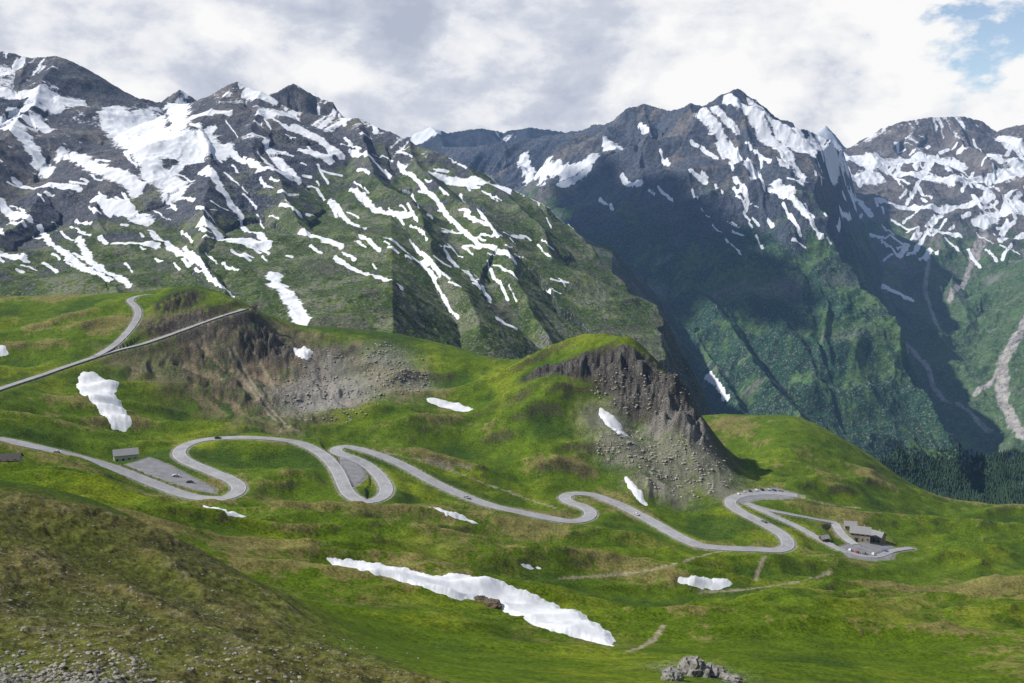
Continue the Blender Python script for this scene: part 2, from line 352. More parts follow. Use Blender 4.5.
for i,(k,(Wl,w)) in enumerate(RL.items()):
    V,Fq=strip(Wl,w,0,.05*i,.6)
    o=bpy.data.objects.new(k,mesh_from(k,V,[f[::-1] for f in Fq],asph,False)); col.objects.link(o); o['kind']='structure'
    VV=[];FF=[]
    for off in (-w/2+.45,w/2-.45):
        v,f=strip(Wl,.2,off,.05*i+.05,0); b0=len(VV); VV+=v; FF+=[tuple(q+b0 for q in t)[::-1] for t in f]
    for s in range(0,len(Wl)-4,6):
        v,f=strip(Wl[s:s+3],.16,0,.05*i+.1,0); b0=len(VV); VV+=v; FF+=[tuple(q+b0 for q in t)[::-1] for t in f]
    o=bpy.data.objects.new(k+'_markings',mesh_from(k+'_markings',VV,FF,paint,False)); col.objects.link(o); o['kind']='structure'
def drape(name,poly,fn,mat,mar=5):
    wd=polywin(poly,mar); Xa,Ya,Za=G.X[wd],G.Y[wd],G.Z[wd]
    sd=sdpoly(Xa,Ya,poly); dz=fn(sd,Xa,Ya); V=np.stack([Xa,Ya,Za+dz],-1)
    ok=dz>-.35; R,Cn=Xa.shape; idx=np.arange(R*Cn).reshape(R,Cn)
    f=ok[:-1,:-1]|ok[1:,:-1]|ok[:-1,1:]|ok[1:,1:]
    Fq=np.stack([idx[:-1,:-1][f],idx[:-1,1:][f],idx[1:,1:][f],idx[1:,:-1][f]],1)
    used=np.unique(Fq); rm=np.zeros(R*Cn,int); rm[used]=np.arange(len(used))
    me=mesh_from(name,V.reshape(-1,3)[used],rm[Fq],mat); o=bpy.data.objects.new(name,me); col.objects.link(o); return o
lotm=simple('lot_asphalt',(.22,.22,.23),.2,.25,.9)
for k,q in lotw.items():
    o=drape(k,q,lambda sd,a,b:np.clip(sd*.5,-.4,.22),lotm); o['kind']='structure'
snowm=simple('old_snow',(.72,.73,.75),.12,.14,.6,bump=.25)
SNOW=[([(328,559),(350,558),(380,563),(410,570),(440,576),(470,576),(500,581),(530,592),(560,606),(590,622),(616,638),(612,646),(585,640),(555,632),(530,624),(510,614),(500,606),(480,600),(462,601),(440,594),(415,585),(390,578),(360,571)],'largest snow field, a long white tongue lying in the meadow hollow'),
([(675,579),(700,577),(728,579),(733,584),(722,590),(700,588),(680,584)],'small oval snow patch on the meadow right of the long snow tongue'),
([(80,372),(95,372),(105,380),(120,383),(114,394),(124,408),(132,426),(125,431),(112,429),(100,412),(90,400),(76,386)],'tall ragged snow patch on the slope below the upper left road'),
([(599,407),(612,415),(622,426),(630,438),(618,435),(606,425),(599,415)],'slanting snow patch high on the scree below the rocky knob'),
([(624,476),(634,482),(642,493),(649,506),(640,503),(632,492)],'narrow snow sliver at the foot of the scree beside the road'),
([(424,396),(440,399),(460,403),(474,409),(464,412),(445,408),(430,403)],'thin curved snow streak on the green ridge slope left of the knob'),
([(426,506),(445,510),(465,516),(484,525),(466,521),(446,515)],'thin snow streak in the meadow just below the middle road'),
([(293,348),(304,346),(314,352),(308,360),(298,357)],'tiny snow patch near the top of the brown slope'),
([(-8,344),(6,347),(9,355),(-6,357)],'tiny snow patch on the bright green slope at the left edge'),
([(203,504),(225,509),(247,517),(228,516)],'thin snow sliver in the grass below the left hairpin'),
([(518,563),(530,564),(542,568),(530,569)],'tiny snow remnant between olive hummocks above the long tongue')]
for pts,lab in SNOW:
    q=[G.hit(a,b) for a,b in pts]
    o=drape('snow_patch',q,lambda sd,a,b:np.clip((sd+1.1*pn(a/3.5,b/6,5)+.6*pn(a/1.3,b/2,6))*.3,-.4,1.1),snowm)
    o['label']=lab; o['category']='snow patch'; o['group']='snow patches on the near slopes'
# ================================================================= MOUNTAINS
def poly3(pl):
    out=[]
    for px,py,y in pl:
        u,t=ray(px,py); out.append((u*y,y,t*y))
    return out
def mountain(g,polys,base,slope,gamp,seed,warp=45,namp=55,gw=250.0,fine=3.0,lim=None,crest=.25,drop=1.15):
    X,Y=g.X,g.Y
    wx=X+warp*fbm(X,Y,520,2,seed+1)+7*fbm(X,Y,90,2,seed+13); wy=Y+warp*fbm(X,Y,520,2,seed+2)+7*fbm(X,Y,90,2,seed+14)
    H=np.full(X.shape,-3000,np.float32); dmin=np.full(X.shape,1e5,np.float32); GU=np.zeros_like(H); ST=np.zeros_like(H)
    for pi,pl in enumerate(polys):
        s=slope
        if isinstance(pl,tuple): pl,s=pl
        p3=poly3(pl); hb=np.full(X.shape,-1e5,np.float32); al=np.zeros_like(H); dd=np.zeros_like(H); acc=0
        for a,b in zip(p3[:-1],p3[1:]):
            L2=(b[0]-a[0])**2+(b[1]-a[1])**2; L=math.sqrt(L2)
            t=np.clip(((wx-a[0])*(b[0]-a[0])+(wy-a[1])*(b[1]-a[1]))/L2,0,1)
            d=np.hypot(wx-a[0]-t*(b[0]-a[0]),wy-a[1]-t*(b[1]-a[1]))
            h=a[2]+t*(b[2]-a[2])-s*d*(1.3-.3*np.clip(d/500,0,1))
            m=h>hb; hb=np.where(m,h,hb); al=np.where(m,acc+t*L,al); dd=np.where(m,d,dd); acc+=L
        gn=1-np.abs(pn(al/gw+dd/1800,dd/1500,seed+20+pi))*2; gn=gn+.46*(1-2*np.abs(pn(al/(gw*.38),dd/700,seed+40+pi)))+.20*(1-2*np.abs(pn(al/(gw*.15),dd/260,seed+50+pi)))
        hb=hb+gamp*(gn-1.0)*np.clip(dd/200,.0,1)
        stn=pn(al/(gw*.14),dd/320,seed+80+pi)+.7*pn(al/(gw*.06),dd/120,seed+90+pi)
        m=hb>H; dmin=np.where(m,dd,dmin); GU=np.where(m,gn,GU); ST=np.where(m,stn,ST)
        k=14.0; H=np.where(np.abs(hb-H)<k*4,np.maximum(hb,H)+k*np.log1p(np.exp(-np.abs(hb-H)/k))*.6,np.maximum(hb,H))
    rg=ridged(wx,wy,430,6,seed+60,.44)-1.0
    if lim is not None:
        ys=[q[0] for q in lim]; xs=[(q[1]-512)/1000*q[0] for q in lim]
        XL=np.interp(Y,ys,xs)+45*fbm(X,Y,260,4,seed+66)
        H=H-drop*np.maximum(0,X-XL)
    H=np.maximum(H,base)
    dmin=np.where(H<=base+1,1000,dmin)
    H=H+namp*rg*np.clip(dmin/260,crest,1)+fine*ridged(X,Y,46,4,seed+70,.6)
    g.setz(H); g.gu=GU; g.st=ST; g.dm=np.minimum(dmin,3000)
    gz,gxx=np.gradient(H); dx=np.gradient(X,axis=1); sx=gxx/dx; sy=(gz-sx*np.gradient(X,axis=0))/np.gradient(Y,axis=0)
    g.sl=np.hypot(sx,sy); g.sx=sx
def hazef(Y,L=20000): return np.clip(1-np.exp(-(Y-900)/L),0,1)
# ---- left massif
B=Grid(-.74,.46,1240,1250,5200,860)
Bp=[[(-200,30,4100),(-80,45,4000),(0,52,3900),(30,58,3900),(58,60,3900),(80,76,3850),(100,90,3850),(150,103,3900),(175,104,3850),(205,98,3700),(222,90,3650),(237,83,3600),(262,92,3550),(300,110,3500),(345,118,3450),(370,128,3400),(410,142,3300),(480,166,3150),(545,205,3000),(600,258,2800)],
([(600,258,2800),(632,300,2650),(656,345,2500),(676,395,2350),(694,450,2200),(705,520,2050)],1.0),
([(160,108,4500),(182,90,4500),(205,104,4500)],.8),([(268,98,4300),(285,92,4350),(298,85,4400),(318,96,4400),(345,108,4300)],.75),
[(58,60,3900),(35,110,3400),(-40,160,2800),(-120,220,2300)],
[(100,90,3850),(95,130,3400),(60,185,2850),(10,235,2350),(-40,280,1900)],
[(95,130,3400),(120,170,3000),(110,215,2600),(100,260,2200),(110,300,1800)],
[(237,83,3600),(205,125,3250),(215,160,2950),(200,210,2500),(205,260,2100),(240,310,1750)],
[(262,92,3550),(255,150,3050),(290,200,2650),(320,250,2300),(360,300,1950),(410,345,1750)],
[(345,118,3450),(370,175,2950),(420,225,2550),(450,280,2200),(480,335,1900)],
[(410,142,3300),(440,190,2900),(500,235,2550),(520,290,2250),(560,350,2000)],
[(480,166,3150),(535,230,2750),(565,280,2450),(590,325,2250),(610,375,2080)],
([(545,205,3000),(585,290,2550),(610,345,2350)],.7)]
bz=np.interp(B.Y,[1250,1700,2500,3700,5200],[-280,-225,-95,110,0])-1500*np.maximum(0,B.U+.12)-2500*np.maximum(0,B.U-.1)
bz=np.maximum(bz,-1000)
mountain(B,Bp,bz,.46,42,100,45,22,fine=2.0,crest=.45,drop=1.3,lim=[(1250,640),(1900,645),(2200,655),(2350,655),(2500,645),(2650,628),(2800,602),(3000,560),(3200,500),(3400,440),(3700,380),(5200,300)])
X,Y=B.X,B.Y
n1=fbm(X,Y,500,4,171); n2=fbm(X,Y,120,5,175,.6); n3=fbm(X,Y,30,3,179)
c=np.zeros(B.Z.shape+(3,),dtype=np.float32)+C3(.084,.090,.112)
c=mix(c,C3(.155,.138,.130),sst(n2+.4*n1,.05,.75))
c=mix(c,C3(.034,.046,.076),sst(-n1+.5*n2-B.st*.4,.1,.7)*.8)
right=sst(X/Y,-.42,-.10)
gr=sst(-B.Z/200-.16+right*1.10-sst(B.sl,.55,1.05)*.7+n2*.6+n1*.35,.0,.75)
c=mix(c,C3(.052,.090,.016),gr*.92)
c=mix(c,C3(.115,.155,.020),gr*sst(n2+n3*.5,.05,.6)*.75)
c=mix(c,C3(.10,.090,.078),gr*sst(-n2+B.st*.5,.3,.7)*.6)
c=mix(c,C3(.038,.044,.058),sst(B.sl+.25*n3,.85,1.2)*.6)
BS=[([(0,92),(38,92),(78,104)],8),([(8,110),(60,108)],6),([(0,125),(30,120),(50,130)],6),([(112,112),(130,140),(150,165),(180,190)],12),([(140,118),(165,140),(205,148),(222,150)],16),([(180,104),(178,130),(160,150)],10),([(210,130),(190,160),(170,175)],9),([(190,118),(230,112)],4),
([(245,93),(275,100)],4),([(262,112),(292,116)],6),([(295,128),(320,140),(340,155)],7),([(300,150),(330,160)],4),([(265,142),(275,160),(300,180)],3.5),([(258,170),(290,178)],4),([(205,170),(222,190),(240,215),(265,243)],4.2),([(200,222),(235,240),(268,246)],4.2),
([(300,232),(342,246)],3.2),([(272,274),(286,292),(304,322)],7),([(184,248),(205,270),(234,297)],2.2),([(112,244),(158,246)],2.2),([(78,238),(90,262),(130,285)],2.6),([(0,120),(25,140),(50,172)],7),([(15,180),(80,190)],5),([(95,198),(150,222)],4.4),([(60,150),(100,170),(140,190)],6),
([(340,114),(376,131)],3),([(318,108),(345,125)],3),([(350,190),(378,212),(412,214)],2.8),([(398,162),(440,205),(480,245),(515,262)],2.8),([(430,172),(470,182),(510,190)],2.4),([(460,196),(498,236)],2.2),([(445,250),(490,300)],2.3),([(385,238),(430,262)],2.3),([(335,258),(402,288)],2.3),([(430,272),(458,318)],2.1),([(488,262),(508,300)],2.1),([(497,318),(516,328)],2.2),
([(0,200),(30,220)],5),([(0,252),(28,262)],3),([(40,225),(60,250),(110,280)],2.6),([(150,230),(200,262)],2.3),([(350,150),(390,175)],2.8),([(280,205),(300,215)],3),([(330,200),(365,228)],2.3),([(360,235),(380,250)],2.1),([(230,150),(262,168)],3),([(465,215),(490,225)],2.3),([(540,170),(525,195)],2),([(410,240),(440,275)],2.1)]
RS=random.Random(21)
for _ in range(210):     # small scattered remnants lying in the gullies
    x0=RS.uniform(-20,560); y0=RS.uniform(110+max(0,(x0-250))*.22,270+max(0,x0-300)*.1); L=RS.uniform(5,22); an=math.radians(RS.choice([RS.uniform(25,65),RS.uniform(5,30)]))
    BS.append(([(x0,y0),(x0+L*.5*math.cos(an),y0+L*.5*math.sin(an)+RS.uniform(-2,2)),(x0+L*math.cos(an),y0+L*math.sin(an))],RS.uniform(.7,1.6)))
m=B.streaks(BS,.72)
alt=sst(B.Z,-120,330)
m=np.where(m>.05,m+.20*B.st+.14*n3,0)
m=np.maximum(m,.17+.16*alt+.28*B.st*(.15+alt)+.12*n1)
m=m-np.clip(B.sl-.8,0,.5)*.35
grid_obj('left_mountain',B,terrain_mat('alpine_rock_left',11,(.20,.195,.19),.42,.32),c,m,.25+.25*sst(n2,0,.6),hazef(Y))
# ---- centre massif
Cg=Grid(-.20,.74,1150,2300,6800,860)
Cp=[[(400,158,6300),(440,148,6200),(500,140,6000),(540,137,5800),(575,133,5700),(600,127,5600),(618,121,5500),(630,110,5420),(650,106,5400),(668,110,5300),(690,104,5200),(706,106,5200),(722,95,5200),(738,90,5200)],
([(738,90,5200),(750,98,5250),(768,108,5300),(790,127,5400),(815,143,5500),(842,152,5800)],.95),
([(690,104,5200),(704,150,4800),(738,198,4500),(775,235,4300),(830,290,4000),(880,345,3700),(915,400,3400),(945,455,3150),(980,530,2800)],1.05),
[(650,106,5400),(640,160,4850),(655,225,4300),(695,285,3850),(735,335,3500),(780,390,3200),(820,440,2950),(870,520,2650)],
[(600,127,5600),(575,175,5100),(592,225,4600),(640,285,4100),(680,330,3700),(720,380,3300),(760,440,3000)],
([(738,90,5200),(755,140,5000),(790,180,4800),(815,222,4600),(838,262,4400)],.95),
[(500,140,6000),(515,180,5500),(545,215,5000),(590,260,4500)],
[(775,235,4300),(800,310,3850),(835,380,3450),(880,450,3100)]]
bz=np.full(Cg.X.shape,-940.0)+fbm(Cg.X,Cg.Y,600,3,300)*20-np.clip((Cg.Y-3900)*.3,0,600)+np.clip((3100-Cg.Y)*.2,0,150)
mountain(Cg,Cp,bz,.62,70,200,55,64,fine=4,crest=.32,drop=1.7,lim=[(2300,1100),(2900,1005),(3150,960),(3400,918),(3700,876),(4000,836),(4300,815),(4600,815),(5000,822),(5600,838),(6800,850)])
X,Y=Cg.X,Cg.Y
n1=fbm(X,Y,600,4,271); n2=fbm(X,Y,150,5,275,.6); n3=fbm(X,Y,40,3,279)
c=np.zeros(Cg.Z.shape+(3,),dtype=np.float32)+C3(.076,.086,.112)
c=mix(c,C3(.165,.150,.142),sst(n2+.4*n1+.5*Cg.st,.05,.7))
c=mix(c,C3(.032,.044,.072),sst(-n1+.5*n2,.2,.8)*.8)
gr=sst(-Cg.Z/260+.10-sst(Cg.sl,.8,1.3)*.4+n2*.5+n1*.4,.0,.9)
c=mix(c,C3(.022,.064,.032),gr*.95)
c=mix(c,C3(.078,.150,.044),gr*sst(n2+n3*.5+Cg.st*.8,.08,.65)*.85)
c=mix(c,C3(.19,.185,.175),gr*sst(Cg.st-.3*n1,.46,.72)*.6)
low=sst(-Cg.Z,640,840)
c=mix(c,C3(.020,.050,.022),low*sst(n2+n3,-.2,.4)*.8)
c=mix(c,C3(.11,.20,.032),Cg.blobs([(975,446,34,9),(640,320,30,20),(930,455,20,5)],.6)*.85)
CS=[([(524,165),(545,172),(566,172),(592,160)],8),([(560,185),(590,168)],4),([(622,175),(640,184)],3.5),([(700,112),(722,140),(750,165),(790,190)],7),([(728,98),(760,122),(785,150),(800,175)],7),([(715,108),(735,128)],5),([(800,150),(835,160)],6),([(735,178),(748,204)],3),([(660,150),(668,165)],2.5),
([(640,328),(672,346)],3),([(707,376),(728,398)],3),([(790,216),(800,235)],2.5),([(606,140),(620,150)],4),([(640,125),(650,135)],3),([(770,190),(800,205),(820,235)],4),([(830,175),(860,190)],6),([(750,100),(780,122),(812,148),(845,165)],5),([(690,170),(706,182)],2.5),([(600,200),(612,208)],2),([(650,190),(672,200)],2)]
for _ in range(60):
    x0=RS.uniform(690,850); y0=RS.uniform(110,240); L=RS.uniform(5,18); an=math.radians(RS.uniform(15,70)); CS.append(([(x0,y0),(x0+L*math.cos(an),y0+L*math.sin(an))],RS.uniform(1,2.3)))
m=Cg.streaks(CS,.86); alt=sst(Cg.Z,50,600)*sst(X/Y,.12,.26)
m=np.where(m>.05,m+.19*Cg.st+.12*n3,0)
m=np.maximum(m,.20+.22*alt+.36*Cg.st*alt+.1*n1*alt+.03*sst(X/Y,.3,.35))-np.clip(Cg.sl-1,0,.5)*.3
hz=hazef(Y,17000)
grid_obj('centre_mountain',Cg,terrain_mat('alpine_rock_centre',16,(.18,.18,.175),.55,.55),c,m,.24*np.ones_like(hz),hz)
# ---- right massif
Dg=Grid(.16,.78,820,3300,8200,800)
Dp=[[(780,165,7200),(830,154,7000),(848,149,7000),(862,144,7000),(885,129,7000),(905,122,7000),(925,118,7000),(955,117,7000),(975,122,7000),(995,131,6900),(1010,126,6900),(1060,118,6900),(1180,110,6900),(1300,100,6900)],
[(920,119,7000),(905,165,6500),(895,205,5900),(884,240,5300),(892,285,4800),(915,340,4400)],
[(975,122,7000),(985,180,6400),(968,235,5500),(955,290,4800),(962,350,4300),(972,400,4000)],
[(1060,118,6900),(1050,200,6000),(1035,255,5000),(1028,310,4350),(1022,365,4000)],
[(1180,110,6900),(1120,230,5000),(1080,320,4100),(1060,400,3650)],
[(848,149,7000),(858,190,6300),(852,225,5600),(858,270,5000)]]
bz=np.full(Dg.X.shape,-915.0)+fbm(Dg.X,Dg.Y,500,3,400)*20+np.clip((Dg.Y-3850)*.43,0,1150)-np.clip((3850-Dg.Y)*.4,0,160)
mountain(Dg,Dp,bz,.46,52,400,60,50,fine=4,crest=.2)
X,Y=Dg.X,Dg.Y
n1=fbm(X,Y,600,4,371); n2=fbm(X,Y,150,5,375,.6); n3=fbm(X,Y,40,3,379)
c=np.zeros(Dg.Z.shape+(3,),dtype=np.float32)+C3(.150,.135,.130)
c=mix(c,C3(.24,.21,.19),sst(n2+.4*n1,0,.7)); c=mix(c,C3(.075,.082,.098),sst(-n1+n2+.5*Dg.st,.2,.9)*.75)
gr=sst(-Dg.Z/300-.25-sst(Dg.sl,.6,1.1)*.4+n2*.6+n1*.3,.0,.9)
c=mix(c,C3(.060,.118,.038),gr*.9)
c=mix(c,C3(.036,.076,.034),gr*sst(n2+n3*.5,.2,.8)*.6)
c=mix(c,C3(.20,.19,.175),gr*sst(Dg.st,.45,.75)*.7)
riv=Dg.streaks([([(1035,305),(1018,335),(1000,370),(1003,400),(1022,435)],5),([(905,345),(930,375),(960,405),(990,430)],2.5),([(985,230),(972,262),(950,300)],2),([(880,330),(905,350)],3),([(1000,372),(975,395)],2),([(930,250),(925,290),(940,330)],1.6)])
c=mix(c,C3(.34,.32,.30),sst(riv+.2*n3,.4,.6))
DS=[([(865,165),(920,160),(960,165)],5),([(900,175),(950,180),(1000,178),(1030,168)],6),([(1000,140),(1024,150)],8),([(960,150),(1000,160)],4),([(880,200),(940,212),(992,195)],4),([(870,235),(905,245)],3),([(868,290),(912,300)],3),([(930,230),(960,235)],3),([(985,215),(1024,205)],4),([(850,195),(870,215)],4),([(1000,240),(1024,235)],3),([(835,158),(870,160)],7),([(850,175),(880,178)],5)]
for _ in range(90):
    x0=RS.uniform(845,1030); y0=RS.uniform(140,255); L=RS.uniform(5,22); an=math.radians(RS.choice([RS.uniform(20,60),RS.uniform(120,160)])); DS.append(([(x0,y0),(x0+L*math.cos(an),y0+L*math.sin(an))],RS.uniform(.9,2.2)))
m=Dg.streaks(DS,.78); alt=sst(Dg.Z,-50,450)
m=np.where(m>.05,m+.20*Dg.st+.12*n3,0)
m=np.maximum(m,.18+.16*alt+.32*Dg.st*alt+.1*n2*alt)
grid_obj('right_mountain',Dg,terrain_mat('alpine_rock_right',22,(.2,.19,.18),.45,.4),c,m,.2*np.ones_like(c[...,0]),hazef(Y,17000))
# ---- distant peaks
Eg=Grid(-.25,.5,600,6500,12500,300)
Ep=[([(330,145,8500),(395,140,8300),(414,136,8200),(432,127,8200),(448,132,8200),(480,127,8300),(505,133,8400),(530,127,8400),(560,132,8500),(600,130,8500),(640,135,8500)],.6),([(780,160,11000),(805,142,11000),(822,126,11000),(832,140,11000),(860,160,11000)],.8),
([(432,127,8200),(450,160,7500),(480,190,6900)],.6),([(530,127,8400),(530,165,7600),(560,190,7000)],.6)]
mountain(Eg,Ep,np.full(Eg.X.shape,-900.0),.6,40,500,60,60)
n2=fbm(Eg.X,Eg.Y,200,4,475)
c=np.zeros(Eg.Z.shape+(3,),dtype=np.float32)+C3(.05,.055,.07)
m=Eg.streaks([([(416,136),(436,131)],5),([(800,148),(822,134),(832,145)],10)]); m=np.maximum(m,.3+.2*n2)
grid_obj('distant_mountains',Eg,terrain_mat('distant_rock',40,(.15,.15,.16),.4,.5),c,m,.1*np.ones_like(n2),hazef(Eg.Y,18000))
# ---- forest on the valley side
def forest():
    V=[];Fc=[]
    R=random.Random(3); cnt=0; tries=0
    while cnt<6500 and tries<30000:
        tries+=1
        px=R.uniform(850,1060); py=R.uniform(428,508)
        if py<440+(1000-px)*.22+8*math.sin(px*.11): continue
        if 940<px<1012 and 437<py<457: continue
        x,y,z=Cg.hit(px,py)
        if not 2350<y<4300: continue
        y+=R.uniform(-30,30); x+=R.uniform(-20,20); z=Cg.zat(x,y)
        h=R.uniform(9,17); r=h*.3; b=len(V); V.append((x,y,z+h)); 
        for L in range(2):
            zz=z+h*(.05+.4*L); rr=r*(1-.4*L)
            for k in range(6):
                a=k*1.047+R.random()*.5; V.append((x+rr*math.cos(a)*R.uniform(.7,1.2),y+rr*math.sin(a),zz))
        for k in range(6): Fc.append((b+7+k,b+7+(k+1)%6,b)); Fc.append((b+1+k,b+1+(k+1)%6,b+7+(k+1)%6)); Fc.append((b+1+k,b+7+(k+1)%6,b+7+k))
        cnt+=1
    me=bpy.data.meshes.new('forest'); me.from_pydata(V,[],Fc); me.update(); me.materials.append(simple('spruce_needles',(.026,.055,.024),.02,.4,.9,haze=.05))
    o=bpy.data.objects.new('forest',me); col.objects.link(o); o['kind']='stuff'; o['label']='dark conifer forest covering the far valley side at lower right'; o['category']='forest'
forest()
# ================================================================= ROCKS
def rock_mesh(name,n,seed,sz):
    bm=bmesh.new(); bmesh.ops.create_icosphere(bm,subdivisions=n,radius=1)
    for v in bm.verts:
        p=v.co.normalized(); k=1+.28*float(pn(p.x*1.7+seed,p.y*1.7+p.z*1.3,seed))+.16*float(pn(p.x*4+seed,p.z*4+p.y*2,seed+3))+.1*float(pn(p.x*9+seed,p.z*9-p.y*5,seed+5))
        q=p*k; q.x=round(q.x*3)/3*.4+q.x*.6; q.z=round(q.z*3.3)/3.3*.5+q.z*.5
        v.co=Vector((q.x*sz[0],q.y*sz[1],q.z*sz[2]))
    me=bpy.data.meshes.new(name); bm.to_mesh(me); bm.free(); return me
rockm=simple('lichen_rock',(.22,.21,.19),.9,.55,.95,bump=.25); darkrock=simple('dark_outcrop_rock',(.105,.082,.055),.5,.5,.95,bump=.3)
def rock(px,py,sz,lab,mat,seed,name='boulder',cat='boulder'):
    x,y,z=G.hit(px,py); me=rock_mesh(name,4,seed,sz); me.materials.append(mat)
    o=bpy.data.objects.new(name,me); col.objects.link(o); o.location=(x,y,z+sz[2]*.2); o.rotation_euler=(0,0,seed*.7)
    o['label']=lab; o['category']=cat
rock(692,676,(4.2,3.2,3.6),'largest grey boulder of the outcrop at the bottom edge of the meadow',rockm,3)
rock(712,678,(3.8,2.6,2.4),'lower grey boulder leaning right beside the largest bottom boulder',rockm,4)
rock(672,680,(2.8,2.2,1.8),'small grey boulder left of the largest bottom boulder',rockm,6)
rock(733,682,(2.4,2.0,1.1),'flat grey slab at the right end of the bottom outcrop',rockm,8)
rock(480,601,(3.4,3,1.5),'dark brown rock outcrop poking from the lower rim of the long snow field',darkrock,9,'rock_outcrop','rock outcrop')
rock(492,605,(4.4,3,1.6),'second dark outcrop at the snow field rim, right of the first',darkrock,12,'rock_outcrop','rock outcrop')
def scatter(name,label,areas,n,smin,smax,mat,seed):
    R=random.Random(seed); V=[];Fc=[]
    bm=bmesh.new(); bmesh.ops.create_icosphere(bm,subdivisions=1,radius=1); bv=[v.co.copy() for v in bm.verts]; bf=[[v.index for v in f.verts] for f in bm.faces]; bm.free()
    for _ in range(n):
        px0,py0,rx,ry=R.choice(areas); a=R.random()*6.28; q=math.sqrt(R.random())
        px=px0+rx*q*math.cos(a); py=py0+ry*q*math.sin(a)
        x,y,z=G.hit(px,py)
        i=int((x/y-G.u[0])/(G.u[-1]-G.u[0])*(G.nu-1)); j=int((math.log(y)-G.ly[0])/(G.ly[-1]-G.ly[0])*(G.ny-1))
        if 0<=i<G.nu and 0<=j<G.ny and best[j,i]<1.5: continue
        s=smin+(smax-smin)*R.random()**3; b=len(V); z=G.zat(x,y); ca,sa=math.cos(a*3),math.sin(a*3)
        for v in bv:
            k=s*R.uniform(.65,1.2); vx,vy=v.x*k*1.2,v.y*k*.9; V.append((x+vx*ca-vy*sa,y+vx*sa+vy*ca,z+v.z*k*.65+s*.1))
        Fc+=[[b+i for i in f] for f in bf]
    me=bpy.data.meshes.new(name); me.from_pydata(V,[],Fc); me.update(); me.materials.append(mat)
    o=bpy.data.objects.new(name,me); col.objects.link(o); o['kind']='stuff'; o['label']=label; o['category']='stones'
pale=simple('pale_stone',(.32,.30,.26),.7,.35,.95); dull=simple('dull_stone',(.26,.245,.21),.7,.4,.95)
scatter('scree_stones','pale loose stones strewn below the rocky knob and on the ridge',[(675,460,40,26),(690,470,45,28),(625,446,30,18),(385,365,24,20),(400,380,34,16),(330,400,50,24),(330,385,60,30),(360,370,70,30),(640,390,50,26)],2600,.35,1.5,pale,1)
scatter('foreground_stones','grey stones scattered over the near olive slope at lower left',[(70,690,110,16),(40,678,110,16),(150,600,160,80),(60,640,120,40),(300,660,120,25),(60,665,90,16)],1700,.06,.34,dull,2)
# ================================================================= BUILDINGS
stonew=simple('stone_masonry',(.33,.30,.26),1.2,.3,.9,bump=.05); white=simple('white_render',(.70,.68,.62),.5,.08,.8); roofm=simple('grey_shingle',(.25,.25,.26),1.5,.25,.8,bump=.03)
palewall=simple('pale_wall_stone',(.17,.165,.155),.4,.3,.9)
wood=simple('weathered_timber',(.13,.085,.055),2,.3,.85); glass=simple('window_glass',(.03,.04,.05),1,.2,.15,spec=.6); darkroof=simple('dark_sheet_roof',(.06,.055,.055),1,.2,.7)
def bmobj(name,bm,mat,parent=None):
    me=bpy.data.meshes.new(name); bmesh.ops.recalc_face_normals(bm,faces=bm.faces); bm.to_mesh(me); bm.free(); me.materials.append(mat)
    o=bpy.data.objects.new(name,me); col.objects.link(o); o.parent=parent
    return o
def box(bm,x0,x1,y0,y1,z0,z1):
    vs=[bm.verts.new(p) for p in ((x0,y0,z0),(x1,y0,z0),(x1,y1,z0),(x0,y1,z0),(x0,y0,z1),(x1,y0,z1),(x1,y1,z1),(x0,y1,z1))]
    for f in ((0,3,2,1),(4,5,6,7),(0,1,5,4),(1,2,6,5),(2,3,7,6),(3,0,4,7)): bm.faces.new([vs[i] for i in f])
